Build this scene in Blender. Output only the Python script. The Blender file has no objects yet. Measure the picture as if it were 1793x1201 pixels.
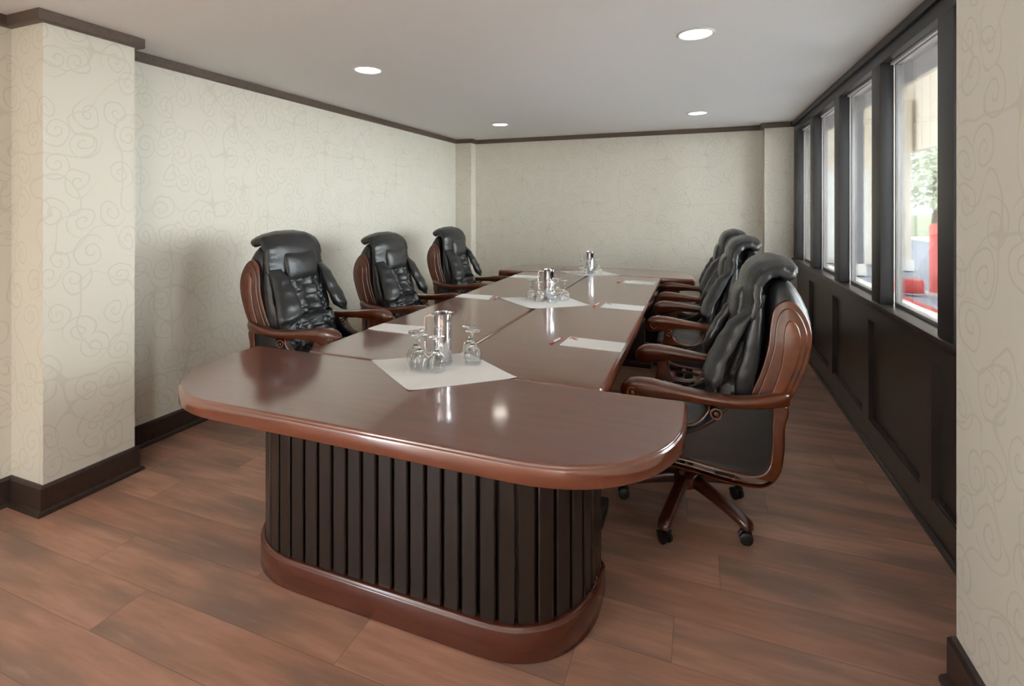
import bpy, bmesh, math, random
from mathutils import Vector, Matrix, noise
PI = math.pi
R = math.radians
S = bpy.context.scene
COL = S.collection
random.seed(7)

# ------------------------------------------------------------------ helpers
def mesh_obj(name, bm, mat, parent=None, smooth=True, angle=35, fix=True):
    if fix:
        bmesh.ops.recalc_face_normals(bm, faces=bm.faces[:])
    me = bpy.data.meshes.new(name)
    bm.to_mesh(me); bm.free()
    if smooth:
        me.polygons.foreach_set('use_smooth', [True] * len(me.polygons))
        try: me.set_sharp_from_angle(angle=R(angle))
        except Exception: pass
    o = bpy.data.objects.new(name, me)
    COL.objects.link(o)
    for m in (mat if isinstance(mat, (list, tuple)) else [mat]):
        me.materials.append(m)
    if parent is not None: o.parent = parent
    return o

def thing(name, label, cat, loc=(0, 0, 0), rz=0, group=None):
    o = bpy.data.objects.new(name, None); COL.objects.link(o)
    o.empty_display_size = .05
    o.location = loc; o.rotation_euler = (0, 0, rz)
    o['label'] = label; o['category'] = cat; o['kind'] = 'thing'
    if group: o['group'] = group
    return o

def tag(o, label, cat, group=None, kind='thing'):
    o['label'] = label; o['category'] = cat; o['kind'] = kind
    if group: o['group'] = group
    return o

def struct(o, label=None):
    o['kind'] = 'structure'
    if label: o['label'] = label; o['category'] = 'room'
    return o

def children(o):
    return [c for c in bpy.data.objects if c.parent == o]

def copy_tree(o, parent=None):
    kids = children(o)
    c = o.copy(); COL.objects.link(c)
    if parent is not None: c.parent = parent
    for k in kids: copy_tree(k, c)
    return c

def box(bm, x0, x1, y0, y1, z0, z1, bev=0, seg=2, mi=0):
    r = bmesh.ops.create_cube(bm, size=1)
    vs = r['verts']
    for v in vs:
        v.co = Vector(((x0 + x1) / 2 + v.co.x * (x1 - x0), (y0 + y1) / 2 + v.co.y * (y1 - y0), (z0 + z1) / 2 + v.co.z * (z1 - z0)))
    fs = set(f for v in vs for f in v.link_faces)
    for f in fs: f.material_index = mi
    if bev > 0:
        es = list(set(e for v in vs for e in v.link_edges))
        bmesh.ops.bevel(bm, geom=es, offset=bev, segments=seg, profile=.6, affect='EDGES')
    return vs

def loft(bm, secs, cap=True, closed=False):
    rows = [[bm.verts.new(p) for p in s] for s in secs]
    n = len(rows[0])
    m = len(rows)
    for i in range(m if closed else m - 1):
        a = rows[i]; b = rows[(i + 1) % m]
        for j in range(n):
            k = (j + 1) % n
            bm.faces.new((a[j], a[k], b[k], b[j]))
    if cap and not closed:
        bm.faces.new(rows[0]); bm.faces.new(rows[-1][::-1])
    return rows

def lathe(bm, prof, n=32, cx=0, cy=0, cz=0, close=False):
    rows = []
    for (r, z) in prof:
        if r < 1e-6:
            rows.append([bm.verts.new((cx, cy, cz + z))])
        else:
            rows.append([bm.verts.new((cx + r * math.cos(2 * PI * j / n), cy + r * math.sin(2 * PI * j / n), cz + z)) for j in range(n)])
    idx = list(range(len(rows) - 1))
    pairs = [(rows[i], rows[i + 1]) for i in idx]
    if close: pairs.append((rows[-1], rows[0]))
    for a, b in pairs:
        for j in range(n):
            k = (j + 1) % n
            if len(a) == 1 and len(b) == 1: continue
            if len(a) == 1: bm.faces.new((a[0], b[k], b[j]))
            elif len(b) == 1: bm.faces.new((a[j], a[k], b[0]))
            else: bm.faces.new((a[j], a[k], b[k], b[j]))

def tube(bm, pts, rad, n=12):
    pts = [Vector(p) for p in pts]
    secs = []
    up = Vector((0, 0, 1))
    prev = None
    for i, p in enumerate(pts):
        t = (pts[min(i + 1, len(pts) - 1)] - pts[max(i - 1, 0)]).normalized()
        a = t.cross(up)
        if a.length < .05: a = t.cross(Vector((0, 1, 0)))
        a.normalize()
        if prev is not None and a.dot(prev) < 0: a = -a
        prev = a
        b = t.cross(a).normalized()
        r = rad[i] if isinstance(rad, (list, tuple)) else rad
        secs.append([p + a * r * math.cos(2 * PI * j / n) + b * r * math.sin(2 * PI * j / n) for j in range(n)])
    loft(bm, secs)

def cat(pts, sub=6, closed=True):
    """Catmull-Rom through 2D / 3D points"""
    P = [Vector(p) for p in pts]; n = len(P); out = []
    rng = n if closed else n - 1
    for i in range(rng):
        if closed: p0, p1, p2, p3 = P[i - 1], P[i], P[(i + 1) % n], P[(i + 2) % n]
        else: p0, p1, p2, p3 = P[max(i - 1, 0)], P[i], P[i + 1], P[min(i + 2, n - 1)]
        for s in range(sub):
            t = s / sub
            out.append(.5 * ((2 * p1) + (p2 - p0) * t + (2 * p0 - 5 * p1 + 4 * p2 - p3) * t * t + (3 * p1 - p0 - 3 * p2 + p3) * t ** 3))
    if not closed: out.append(P[-1])
    return out

def interp(tab, x):
    if x <= tab[0][0]: return tab[0][1]
    for (a, fa), (b, fb) in zip(tab, tab[1:]):
        if x <= b:
            t = (x - a) / (b - a); t = t * t * (3 - 2 * t) * .5 + t * .5
            return fa + (fb - fa) * t
    return tab[-1][1]

def plate_bm(outlines, thick, bev=.004, res=3):
    """flat plate of thickness `thick` from closed 2D outlines (first outer, others holes), rounded edges; lies in XY, centred on Z"""
    cu = bpy.data.curves.new('tmp', 'CURVE'); cu.dimensions = '2D'; cu.fill_mode = 'BOTH'
    cu.extrude = max(thick / 2 - bev, 0.0001); cu.bevel_depth = bev; cu.bevel_resolution = res
    cu.offset = -bev
    for ol in outlines:
        sp = cu.splines.new('POLY'); sp.points.add(len(ol) - 1); sp.use_cyclic_u = True
        for p, q in zip(sp.points, ol): p.co = (q[0], q[1], 0, 1)
    ob = bpy.data.objects.new('tmp', cu); COL.objects.link(ob)
    dg = bpy.context.evaluated_depsgraph_get(); dg.update()
    me = bpy.data.meshes.new_from_object(ob.evaluated_get(dg))
    bm = bmesh.new(); bm.from_mesh(me)
    bpy.data.objects.remove(ob); bpy.data.curves.remove(cu); bpy.data.meshes.remove(me)
    bmesh.ops.remove_doubles(bm, verts=bm.verts[:], dist=1e-5)
    return bm

def add_bm(dst, src, f=None):
    if f:
        for v in src.verts: v.co = Vector(f(v.co))
    me = bpy.data.meshes.new('t'); src.to_mesh(me); src.free(); dst.from_mesh(me); bpy.data.meshes.remove(me)

def side_plate(outlines, y, thick, bev=.004, warp=None):
    bm = plate_bm(outlines, thick, bev)
    for v in bm.verts:
        x, z, t = v.co
        yy = y + t
        if warp: yy += warp(x, z)
        v.co = Vector((x, yy, z))
    return bm

# ------------------------------------------------------------------ materials
class NT:
    def __init__(s, name):
        s.m = bpy.data.materials.new(name); s.m.use_nodes = True
        s.t = s.m.node_tree; s.n = s.t.nodes; s.l = s.t.links
        s.b = s.n['Principled BSDF']
    def node(s, typ, **k):
        n = s.n.new(typ)
        for a, v in k.items():
            if a.startswith('i_'):
                key = a[2:]; key = int(key) if key.isdigit() else key
                n.inputs[key].default_value = v
            else: setattr(n, a, v)
        return n
    def lk(s, a, b): s.l.new(a, b)
    def math(s, op, a, b=None, c=None):
        n = s.n.new('ShaderNodeMath'); n.operation = op
        for i, v in enumerate((a, b, c)):
            if v is None: continue
            if isinstance(v, (int, float)): n.inputs[i].default_value = v
            else: s.lk(v, n.inputs[i])
        return n.outputs[0]
    def mix(s, f, a, b):
        n = s.n.new('ShaderNodeMix'); n.data_type = 'RGBA'
        for i, v in ((0, f), (6, a), (7, b)):
            if isinstance(v, (int, float)): n.inputs[i].default_value = v
            elif isinstance(v, tuple): n.inputs[i].default_value = (*v, 1)
            else: s.lk(v, n.inputs[i])
        return n.outputs[2]
    def set(s, col=None, rough=None, metal=None, coat=None, crough=None, spec=None, trans=None, ior=None):
        b = s.b.inputs
        if col is not None:
            if isinstance(col, tuple): b['Base Color'].default_value = (*col, 1)
            else: s.lk(col, b['Base Color'])
        if rough is not None:
            if isinstance(rough, (int, float)): b['Roughness'].default_value = rough
            else: s.lk(rough, b['Roughness'])
        if metal is not None: b['Metallic'].default_value = metal
        if coat is not None: b['Coat Weight'].default_value = coat
        if crough is not None: b['Coat Roughness'].default_value = crough
        if spec is not None: b['Specular IOR Level'].default_value = spec
        if trans is not None: b['Transmission Weight'].default_value = trans
        if ior is not None: b['IOR'].default_value = ior
        return s
    def bump(s, h, strength=.2, dist=.01):
        n = s.node('ShaderNodeBump'); n.inputs['Strength'].default_value = strength; n.inputs['Distance'].default_value = dist
        s.lk(h, n.inputs['Height']); s.lk(n.outputs[0], s.b.inputs['Normal'])
    def coords(s, kind='Object'):
        return s.node('ShaderNodeTexCoord').outputs[kind]
    def noise(s, vec, scale, detail=3, rough=.5, dim='3D'):
        n = s.node('ShaderNodeTexNoise'); n.noise_dimensions = dim
        n.inputs['Scale'].default_value = scale; n.inputs['Detail'].default_value = detail; n.inputs['Roughness'].default_value = rough
        s.lk(vec, n.inputs['Vector']); return n.outputs['Fac']
    def mapping(s, vec, scale):
        n = s.node('ShaderNodeMapping'); n.inputs['Scale'].default_value = scale
        s.lk(vec, n.inputs['Vector']); return n.outputs[0]

def lin(r, g, b):
    f = lambda c: (c / 255 / 12.92) if c / 255 <= .04045 else ((c / 255 + .055) / 1.055) ** 2.4
    return (f(r), f(g), f(b))

def wood(name, dark, light, rough=.3, coat=.6, crough=.08, axis=(1, 14, 14), scale=3, spec=.5):
    s = NT(name); v = s.mapping(s.coords(), axis)
    f = s.noise(v, scale, 5, .6)
    f = s.math('MULTIPLY', s.math('SUBTRACT', f, .3), 2.2)
    s.set(s.mix(f, dark, light), rough, coat=coat, crough=crough, spec=spec)
    return s.m

M = {}
# wallpaper with scrollwork
def wallpaper():
    s = NT('wallpaper_scroll')
    g = s.node('ShaderNodeNewGeometry'); sep = s.node('ShaderNodeSeparateXYZ'); s.lk(g.outputs['Position'], sep.inputs[0])
    u = s.math('ADD', sep.outputs[0], sep.outputs[1])
    k = 1 / .15
    cmb = s.node('ShaderNodeCombineXYZ')
    s.lk(s.math('MULTIPLY', u, k), cmb.inputs[0]); s.lk(s.math('MULTIPLY', sep.outputs[2], k * .85), cmb.inputs[1])
    nz = s.node('ShaderNodeTexNoise'); nz.inputs['Scale'].default_value = .9; nz.inputs['Detail'].default_value = 1
    s.lk(cmb.outputs[0], nz.inputs['Vector'])
    vm = s.node('ShaderNodeVectorMath', operation='MULTIPLY_ADD'); s.lk(nz.outputs['Color'], vm.inputs[0])
    vm.inputs[1].default_value = (.5, .5, 0); s.lk(cmb.outputs[0], vm.inputs[2])
    vec = vm.outputs[0]
    vo = s.node('ShaderNodeTexVoronoi'); vo.voronoi_dimensions = '2D'; vo.inputs['Scale'].default_value = 1; vo.inputs['Randomness'].default_value = .75
    s.lk(vec, vo.inputs['Vector'])
    df = s.node('ShaderNodeVectorMath', operation='SUBTRACT'); s.lk(vec, df.inputs[0]); s.lk(vo.outputs['Position'], df.inputs[1])
    d = s.node('ShaderNodeSeparateXYZ'); s.lk(df.outputs[0], d.inputs[0])
    r = s.math('SQRT', s.math('ADD', s.math('MULTIPLY', d.outputs[0], d.outputs[0]), s.math('MULTIPLY', d.outputs[1], d.outputs[1])))
    th = s.math('DIVIDE', s.math('ARCTAN2', d.outputs[1], d.outputs[0]), 2 * PI)
    cs = s.node('ShaderNodeSeparateColor'); s.lk(vo.outputs['Color'], cs.inputs[0])
    sgn = s.math('SUBTRACT', s.math('MULTIPLY', s.math('GREATER_THAN', cs.outputs[0], .5), 2), 1)
    ph = s.math('ADD', s.math('MULTIPLY', th, sgn), cs.outputs[1])
    a = s.math('FRACT', s.math('ADD', s.math('DIVIDE', r, .24), ph))
    dd = s.math('MULTIPLY', s.math('ABSOLUTE', s.math('SUBTRACT', a, .5)), .24)
    line = s.node('ShaderNodeMapRange', interpolation_type='SMOOTHSTEP'); line.inputs['From Min'].default_value = .03; line.inputs['From Max'].default_value = .008
    s.lk(dd, line.inputs['Value'])
    msk = s.node('ShaderNodeMapRange', interpolation_type='SMOOTHSTEP'); msk.inputs['From Min'].default_value = .52; msk.inputs['From Max'].default_value = .44
    s.lk(r, msk.inputs['Value'])
    sp = s.math('MULTIPLY', line.outputs[0], msk.outputs[0])
    n2 = s.noise(vec, .8, 0, .5)
    l2 = s.node('ShaderNodeMapRange', interpolation_type='SMOOTHSTEP'); l2.inputs['From Min'].default_value = .016; l2.inputs['From Max'].default_value = .004
    s.lk(s.math('ABSOLUTE', s.math('SUBTRACT', n2, .5)), l2.inputs['Value'])
    pat = s.math('MAXIMUM', sp, s.math('MULTIPLY', l2.outputs[0], .8))
    fib = s.noise(s.mapping(g.outputs['Position'], (40, 40, 400)), 3, 2)
    base = s.mix(s.math('MULTIPLY', fib, .35), lin(214, 208, 195), lin(200, 194, 180))
    s.set(s.mix(s.math('MULTIPLY', pat, .28), base, lin(165, 157, 138)), .55, spec=.3)
    return s.m
M['wall'] = wallpaper()

s = NT('ceiling_paint'); s.set(lin(226, 223, 220), .85, spec=.2)
s.bump(s.noise(s.coords(), 160, 2), .08, .002); M['ceil'] = s.m

def floor_mat():
    s = NT('floor_planks')
    g = s.node('ShaderNodeNewGeometry'); sep = s.node('ShaderNodeSeparateXYZ'); s.lk(g.outputs['Position'], sep.inputs[0])
    x, y = sep.outputs[0], sep.outputs[1]
    W_, L_ = .195, 1.25
    ry = s.math('DIVIDE', s.math('ADD', y, 10.03), W_); row = s.math('FLOOR', ry)
    wn = s.node('ShaderNodeTexWhiteNoise', noise_dimensions='1D'); s.lk(row, wn.inputs['W'])
    rx = s.math('ADD', s.math('DIVIDE', s.math('ADD', x, 10), L_), wn.outputs['Value']); cx = s.math('FLOOR', rx)
    idn = s.node('ShaderNodeTexWhiteNoise', noise_dimensions='2D'); c = s.node('ShaderNodeCombineXYZ'); s.lk(row, c.inputs[0]); s.lk(cx, c.inputs[1]); s.lk(c.outputs[0], idn.inputs['Vector'])
    idv = idn.outputs['Value']
    # grain coordinates, shifted per plank
    gc = s.node('ShaderNodeCombineXYZ'); s.lk(s.math('ADD', x, s.math('MULTIPLY', idv, 37)), gc.inputs[0]); s.lk(s.math('MULTIPLY', y, 9), gc.inputs[1]); s.lk(s.math('MULTIPLY', idv, 11), gc.inputs[2])
    grain = s.noise(gc.outputs[0], 4.0, 6, .62)
    bc = s.node('ShaderNodeCombineXYZ'); s.lk(s.math('ADD', x, s.math('MULTIPLY', idv, 17)), bc.inputs[0]); s.lk(s.math('MULTIPLY', y, 3.5), bc.inputs[1])
    blot = s.noise(bc.outputs[0], 1.5, 2, .5)
    f1 = s.node('ShaderNodeMapRange', interpolation_type='SMOOTHSTEP'); f1.inputs['From Min'].default_value = .36; f1.inputs['From Max'].default_value = .68; s.lk(blot, f1.inputs['Value'])
    base = s.mix(idv, lin(200, 152, 129), lin(180, 133, 112))
    base = s.mix(s.math('MULTIPLY', f1.outputs[0], .85), base, lin(134, 110, 99))
    f2 = s.node('ShaderNodeMapRange'); f2.inputs['From Min'].default_value = .42; f2.inputs['From Max'].default_value = .75; s.lk(grain, f2.inputs['Value'])
    base = s.mix(s.math('MULTIPLY', f2.outputs[0], .5), base, lin(136, 98, 80))
    f3 = s.node('ShaderNodeMapRange'); f3.inputs['From Min'].default_value = .42; f3.inputs['From Max'].default_value = .2; s.lk(grain, f3.inputs['Value'])
    base = s.mix(s.math('MULTIPLY', f3.outputs[0], .4), base, lin(222, 172, 142))
    fy = s.math('FRACT', ry); fx = s.math('FRACT', rx)
    gy = s.math('MINIMUM', fy, s.math('SUBTRACT', 1, fy)); gx = s.math('MULTIPLY', s.math('MINIMUM', fx, s.math('SUBTRACT', 1, fx)), L_ / W_)
    gp = s.math('LESS_THAN', s.math('MINIMUM', gy, gx), .008)
    base = s.mix(s.math('MULTIPLY', gp, .38), base, lin(55, 35, 28))
    rr = s.math('ADD', .34, s.math('MULTIPLY', grain, .18))
    s.set(base, rr, spec=.5, coat=.25, crough=.3)
    s.bump(s.math('SUBTRACT', grain, s.math('MULTIPLY', gp, 1.5)), .06, .004)
    return s.m
M['floor'] = floor_mat()

M['darkwood'] = wood('espresso_trim', lin(42, 30, 25), lin(60, 44, 36), .38, .25, .25)
M['crown'] = wood('crown_trim', lin(74, 60, 50), lin(96, 80, 67), .5, .1, .3)
M['panel'] = wood('wainscot_paint', lin(46, 39, 35), lin(56, 48, 43), .33, .35, .2, axis=(6, 6, 1))
M['post'] = wood('post_paint', lin(36, 33, 33), lin(44, 41, 41), .4, .15, .3, axis=(6, 6, 1))
M['table'] = wood('table_mahogany', lin(100, 47, 26), lin(116, 58, 33), .3, 1.0, .095, axis=(1, 10, 10), spec=.6)
for k_ in ('Coat IOR',): M['table'].node_tree.nodes['Principled BSDF'].inputs[k_].default_value = 1.85
M['plinth'] = wood('plinth_mahogany', lin(72, 32, 21), lin(88, 41, 27), .25, .5, .12, axis=(1, 10, 10))
M['slat'] = wood('slat_espresso', lin(22, 16, 14), lin(32, 24, 20), .33, .2, .2, axis=(14, 14, 1))
M['chairwood'] = wood('chair_walnut', lin(66, 24, 3), lin(102, 45, 8), .28, .9, .06, axis=(5, 5, 5), scale=4)
M['chairwood2'] = wood('chair_walnut_panel', lin(80, 33, 5), lin(114, 54, 12), .28, .9, .06, axis=(5, 5, 5), scale=4)
M['basewood'] = wood('chair_base_walnut', lin(52, 22, 12), lin(74, 33, 18), .28, .8, .1, axis=(5, 5, 5), scale=4)
def leather():
    s = NT('black_leather'); c = s.coords()
    s.set(s.mix(s.noise(c, 9, 3), lin(24, 25, 27), lin(33, 34, 36)), .34, spec=.55, coat=.2, crough=.22)
    v = s.node('ShaderNodeTexVoronoi'); v.inputs['Scale'].default_value = 260; s.lk(c, v.inputs['Vector'])
    h = s.math('ADD', s.math('MULTIPLY', v.outputs['Distance'], .25), s.noise(c, 26, 3))
    s.bump(h, .22, .012); return s.m
M['leather'] = leather()
M['plastic'] = NT('black_plastic').set(lin(24, 24, 25), .4).m
M['chrome'] = NT('chrome').set((.66, .66, .69), .07, 1.0).m
M['steel'] = NT('brushed_steel').set((.6, .6, .62), .22, 1.0).m
M['glass'] = NT('clear_glass').set((1, 1, 1), .0, trans=1.0, ior=1.48).m
M['paper'] = NT('white_paper').set(lin(242, 241, 240), .7, spec=.25).m
s = NT('white_napkin'); s.set(lin(238, 237, 236), .85, spec=.15); s.bump(s.noise(s.coords(), 420, 2), .15, .001); M['cloth'] = s.m
M['red'] = NT('red_plastic').set(lin(176, 30, 32), .3, coat=.4).m
M['darkred'] = NT('dark_red_ink').set(lin(168, 70, 66), .5).m
M['whiteplastic'] = NT('white_plastic').set(lin(232, 228, 224), .25, coat=.5).m
M['alu'] = NT('window_aluminium').set(lin(150, 146, 144), .35, .6).m
M['soffit'] = NT('window_head_paint').set(lin(176, 166, 164), .6).m
M['trimwhite'] = NT('light_trim_metal').set(lin(220, 220, 218), .3, .3).m
def lens():
    s = NT('downlight_lens'); s.set((1, 1, 1), .4)
    s.b.inputs['Emission Color'].default_value = (1.0, .93, .82, 1); s.b.inputs['Emission Strength'].default_value = LAMP
    return s.m
LAMP = 5.5
M['lens'] = lens()
def pane_mat():
    s = NT('window_glass'); s.n.remove(s.b)
    tr = s.node('ShaderNodeBsdfTransparent'); tr.inputs[0].default_value = (.93, .95, .95, 1)
    gl = s.node('ShaderNodeBsdfGlossy'); gl.inputs['Roughness'].default_value = .02
    fr = s.node('ShaderNodeFresnel'); fr.inputs[0].default_value = 1.5
    mx = s.node('ShaderNodeMixShader'); s.lk(s.math('MULTIPLY', fr.outputs[0], .9), mx.inputs[0]); s.lk(tr.outputs[0], mx.inputs[1]); s.lk(gl.outputs[0], mx.inputs[2])
    s.lk(mx.outputs[0], s.n['Material Output'].inputs[0]); return s.m
M['pane'] = pane_mat()
# outside
M['ext_cream'] = wood('cream_siding', lin(214, 203, 187), lin(228, 218, 203), .8, 0, .5, axis=(8, 8, .3), scale=2)
M['ext_white'] = NT('white_render').set(lin(226, 224, 220), .8).m
M['ext_grey'] = NT('grey_metal').set(lin(120, 118, 122), .5).m
s = NT('asphalt'); s.set(s.mix(s.noise(s.coords(), 3, 4), lin(120, 122, 132), lin(146, 148, 156)), .9); M['asphalt'] = s.m
M['concrete'] = NT('concrete_and_sunlit_road').set(lin(222, 218, 212), .85).m
M['ext_red'] = NT('red_paint').set(lin(176, 52, 46), .45).m
s = NT('leaves'); s.set(s.mix(s.noise(s.coords(), 6, 4), lin(150, 158, 130), lin(215, 218, 196)), .8); M['leaf'] = s.m  # greens lightened in the colour for the overexposed, washed-out look outdoors
M['bark'] = NT('bark').set(lin(96, 84, 72), .9).m

# ------------------------------------------------------------------ room
XL, XR, YB, H = -3.19, .97, 6.35, 2.4
YF = -3.2
def simple(name, boxes, mat, bev=0, kind=True):
    bm = bmesh.new()
    for b in boxes: box(bm, *b, bev=bev)
    o = mesh_obj(name, bm, mat, smooth=bev > 0)
    if kind: struct(o)
    return o
simple('floor', [(-3.4, 1.3, YF, 6.5, -.1, 0)], M['floor'])
simple('ceiling', [(-3.4, 1.3, YF, 6.5, H, H + .12)], M['ceil'])
simple('wall_left', [(XL - .2, XL, -2.0, 6.5, 0, H)], M['wall'])
simple('wall_left_pilaster', [(XL, -2.93, 1.42, 1.83, 0, H)], M['wall'])
simple('wall_back', [(XL, 1.3, YB, YB + .15, 0, H)], M['wall'])
simple('wall_back_pilaster_left', [(XL, -2.95, 6.2, YB, 0, H)], M['wall'])
simple('wall_back_pilaster_right', [(.68, 1.0, 6.2, YB, 0, H)], M['wall'])
simple('wall_right_near', [(.735, 1.3, -1.9, 1.9, 0, H)], M['wall'])
simple('wall_front', [(XL - .2, 1.3, YF - .15, YF, 0, H)], M['wall'])

# crown strips: boxes with a small lower lip
def strip(name, segs, mat, prof):
    """segs: list of (x0,y0,x1,y1,nx,ny) runs along a wall, outward normal into the room; prof: [(depth,z)] polygon"""
    bm = bmesh.new()
    for (x0, y0, x1, y1, nx, ny, e0, e1) in segs:
        d = Vector((x1 - x0, y1 - y0, 0)).normalized()
        secs = []
        for (px, py, sg, m_) in ((x0, y0, -1, e0), (x1, y1, 1, e1)):
            secs.append([Vector((px, py, 0)) + Vector((nx, ny, 0)) * dep + d * sg * m_ * dep + Vector((0, 0, z)) for dep, z in prof])
        loft(bm, secs)
    return struct(mesh_obj(name, bm, mat, smooth=False))
cp = [(0.0, H - .055), (.03, H - .055), (.034, H - .05), (.034, H - .001), (0.0, H - .001)]
# e = +1 outside mitre, -1 inside mitre, 0 square
strip('trim_crown_left', [
    (XL, -2.0, XL, 1.42, 1, 0, 0, -1), (XL, 1.42, -2.93, 1.42, 0, -1, -1, 1), (-2.93, 1.42, -2.93, 1.83, 1, 0, 1, 1), (-2.93, 1.83, XL, 1.83, 0, 1, 1, -1),
    (XL, 1.83, XL, 6.2, 1, 0, -1, -1)], M['crown'], cp)
strip('trim_crown_back', [(XL, 6.2, -2.95, 6.2, 0, -1, -1, 1), (-2.95, 6.2, -2.95, YB, 1, 0, 1, -1), (-2.95, YB, .68, YB, 0, -1, -1, -1), (.68, YB, .68, 6.2, -1, 0, -1, 1), (.68, 6.2, .97, 6.2, 0, -1, 1, -1)], M['crown'], cp)
bp = [(0, .002), (.034, .002), (.034, .008), (.030, .018), (.022, .024), (.018, .026), (.018, .125), (.012, .133), (.005, .137), (0, .137)]
strip('baseboard_left', [
    (XL, -2.0, XL, 1.42, 1, 0, 0, -1), (XL, 1.42, -2.93, 1.42, 0, -1, -1, 1), (-2.93, 1.42, -2.93, 1.83, 1, 0, 1, 1), (-2.93, 1.83, XL, 1.83, 0, 1, 1, -1),
    (XL, 1.83, XL, 6.2, 1, 0, -1, -1)], M['darkwood'], bp)
strip('baseboard_back', [(XL, 6.2, -2.95, 6.2, 0, -1, -1, 1), (-2.95, 6.2, -2.95, YB, 1, 0, 1, -1), (-2.95, YB, .68, YB, 0, -1, -1, -1), (.68, YB, .68, 6.2, -1, 0, -1, 1), (.68, 6.2, .97, 6.2, 0, -1, 1, -1)], M['darkwood'], bp)
strip('baseboard_right_near', [(.735, -1.9, .735, 1.9, -1, 0, 0, 0)], M['darkwood'], [(0, .002), (.045, .002), (.045, .012), (.04, .022), (.028, .028), (.024, .03), (.024, .14), (.014, .147), (.004, .15), (0, .15)])

# right window wall: wainscot + posts + header
ZS = .905
posts = [2.53 + .885 * i for i in range(-1, 4)]      # near edge of each post
def wain():
    bm = bmesh.new()
    X = XR
    ya, yb = 1.9, YB
    box(bm, X + .03, X + .12, ya, yb, 0, ZS - .03)                     # recessed panel plane
    box(bm, X, X + .032, ya, yb, .775, ZS - .02)                       # top rail
    box(bm, X, X + .032, ya, yb, 0, .16)                               # bottom rail
    for k in range(-1, 5):
        y = 2.74 + .885 * k
        box(bm, X, X + .032, max(y, ya), min(y + .13, yb), .16, .775)
    return bm
o = struct(mesh_obj('wall_right_wainscot', wain(), M['panel'], smooth=False))
bm = bmesh.new()
for k in range(-1, 5):   # panel bead along the foot and head of each recessed panel
    y0 = 2.74 + .885 * k + .13; y1 = y0 + .885 - .13
    y0 = max(y0, 1.9); y1 = min(y1, 6.2)
    if y1 - y0 > .1:
        box(bm, XR + .006, XR + .03, y0, y1, .16, .172, bev=.003)
        box(bm, XR + .016, XR + .03, y0, y1, .766, .775, bev=.002)
struct(mesh_obj('trim_1', bm, M['panel']))
bm = bmesh.new(); box(bm, XR - .022, XR + .12, 1.9, 6.2, ZS - .022, ZS, bev=.005)
box(bm, XR - .008, XR + .02, 1.9, 6.2, ZS - .045, ZS - .022, bev=.003)
struct(mesh_obj('window_sill_rail', bm, M['panel']))
bm = bmesh.new(); tri = [(0, .002), (.02, .002), (.02, .008), (.015, .017), (.008, .02), (0, .02)]
loft(bm, [[Vector((XR - d, y, z)) for d, z in tri] for y in (1.9, 6.2)])
struct(mesh_obj('baseboard_right', bm, M['panel']))
bm = bmesh.new()
for i, y in enumerate(posts):
    box(bm, XR - (0.0), XR + .068, y, y + .15 if i < 4 else y + .15, ZS, 2.29, bev=.004, seg=2)
box(bm, XR, XR + .068, 6.02, 6.21, ZS, 2.29, bev=.004)
struct(mesh_obj('window_frame', bm, M['post']))
bm = bmesh.new(); box(bm, XR, XR + .1, 1.9, 6.2, 2.288, H - .001, bev=.003); box(bm, XR - .02, XR, 1.9, 6.2, 2.352, H - .001, bev=.004)
struct(mesh_obj('window_header', bm, M['post']))
# glazing
edges = [1.9] + [v for y in posts for v in (y, y + .15)] + [6.02]
gaps = [(edges[i], edges[i + 1]) for i in range(0, len(edges), 2)]
gaps = [(max(a, 1.9), b) for a, b in gaps if b - max(a, 1.9) > .05]
for i, (a, b) in enumerate(gaps):
    bm = bmesh.new()
    t = .018
    for bb in ((XR + .068, XR + .1, a, a + t, ZS, 2.288), (XR + .068, XR + .1, b - t, b, ZS, 2.288), (XR + .068, XR + .1, a + t, b - t, ZS, ZS + t), (XR + .068, XR + .1, a + t, b - t, 2.288 - t, 2.288)):
        box(bm, *bb, bev=.002)
    f = struct(mesh_obj('window_%d' % (i + 1), bm, M['alu']))
    bm = bmesh.new(); box(bm, XR + .08, XR + .086, a + t - .003, b - t + .003, ZS + t - .003, 2.288 - t + .003)
    g = mesh_obj('pane', bm, M['pane'], f, smooth=False)
    bm = bmesh.new(); box(bm, XR + .05, XR + .068, a, b, 2.274, 2.288)
    mesh_obj('head_lining', bm, M['soffit'], f, smooth=False)
simple('wall_right_upper', [(XR + .1, 1.3, 1.9, 6.5, 2.288, H)], M['soffit'])

# ------------------------------------------------------------------ downlights
def downlight(x, y, label):
    t = thing('recessed_downlight', label, 'ceiling light', (x, y, H), 0, 'recessed ceiling downlights')
    bm = bmesh.new(); lathe(bm, [(.082, -.002), (.086, -.006), (.094, -.006), (.1, -.001), (.1, .0), (.082, .0)], 40, close=True)
    mesh_obj('trim_ring', bm, M['trimwhite'], t)
    bm = bmesh.new(); lathe(bm, [(0, -.0045), (.05, -.004), (.0815, -.002), (.0815, .0), (0, .0)], 40)
    mesh_obj('lens', bm, M['lens'], t)
downlight(-.02, 2.86, 'largest round ceiling downlight, nearest the window wall and the camera')
downlight(-2.12, 2.82, 'round ceiling downlight above the nearest left chair')
downlight(-2.12, 5.22, 'round ceiling downlight by the back left corner')
downlight(-.02, 5.28, 'small round ceiling downlight above the far right chairs')
downlight(-.6, .3, 'added round ceiling downlight over the entrance side, unseen, lights the foreground')  # added lamp, never in view, brightens the foreground
downlight(-2.2, .3, 'added round ceiling downlight beside the left pilaster, unseen, lights the foreground')  # second added lamp out of view, also for foreground light

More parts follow.
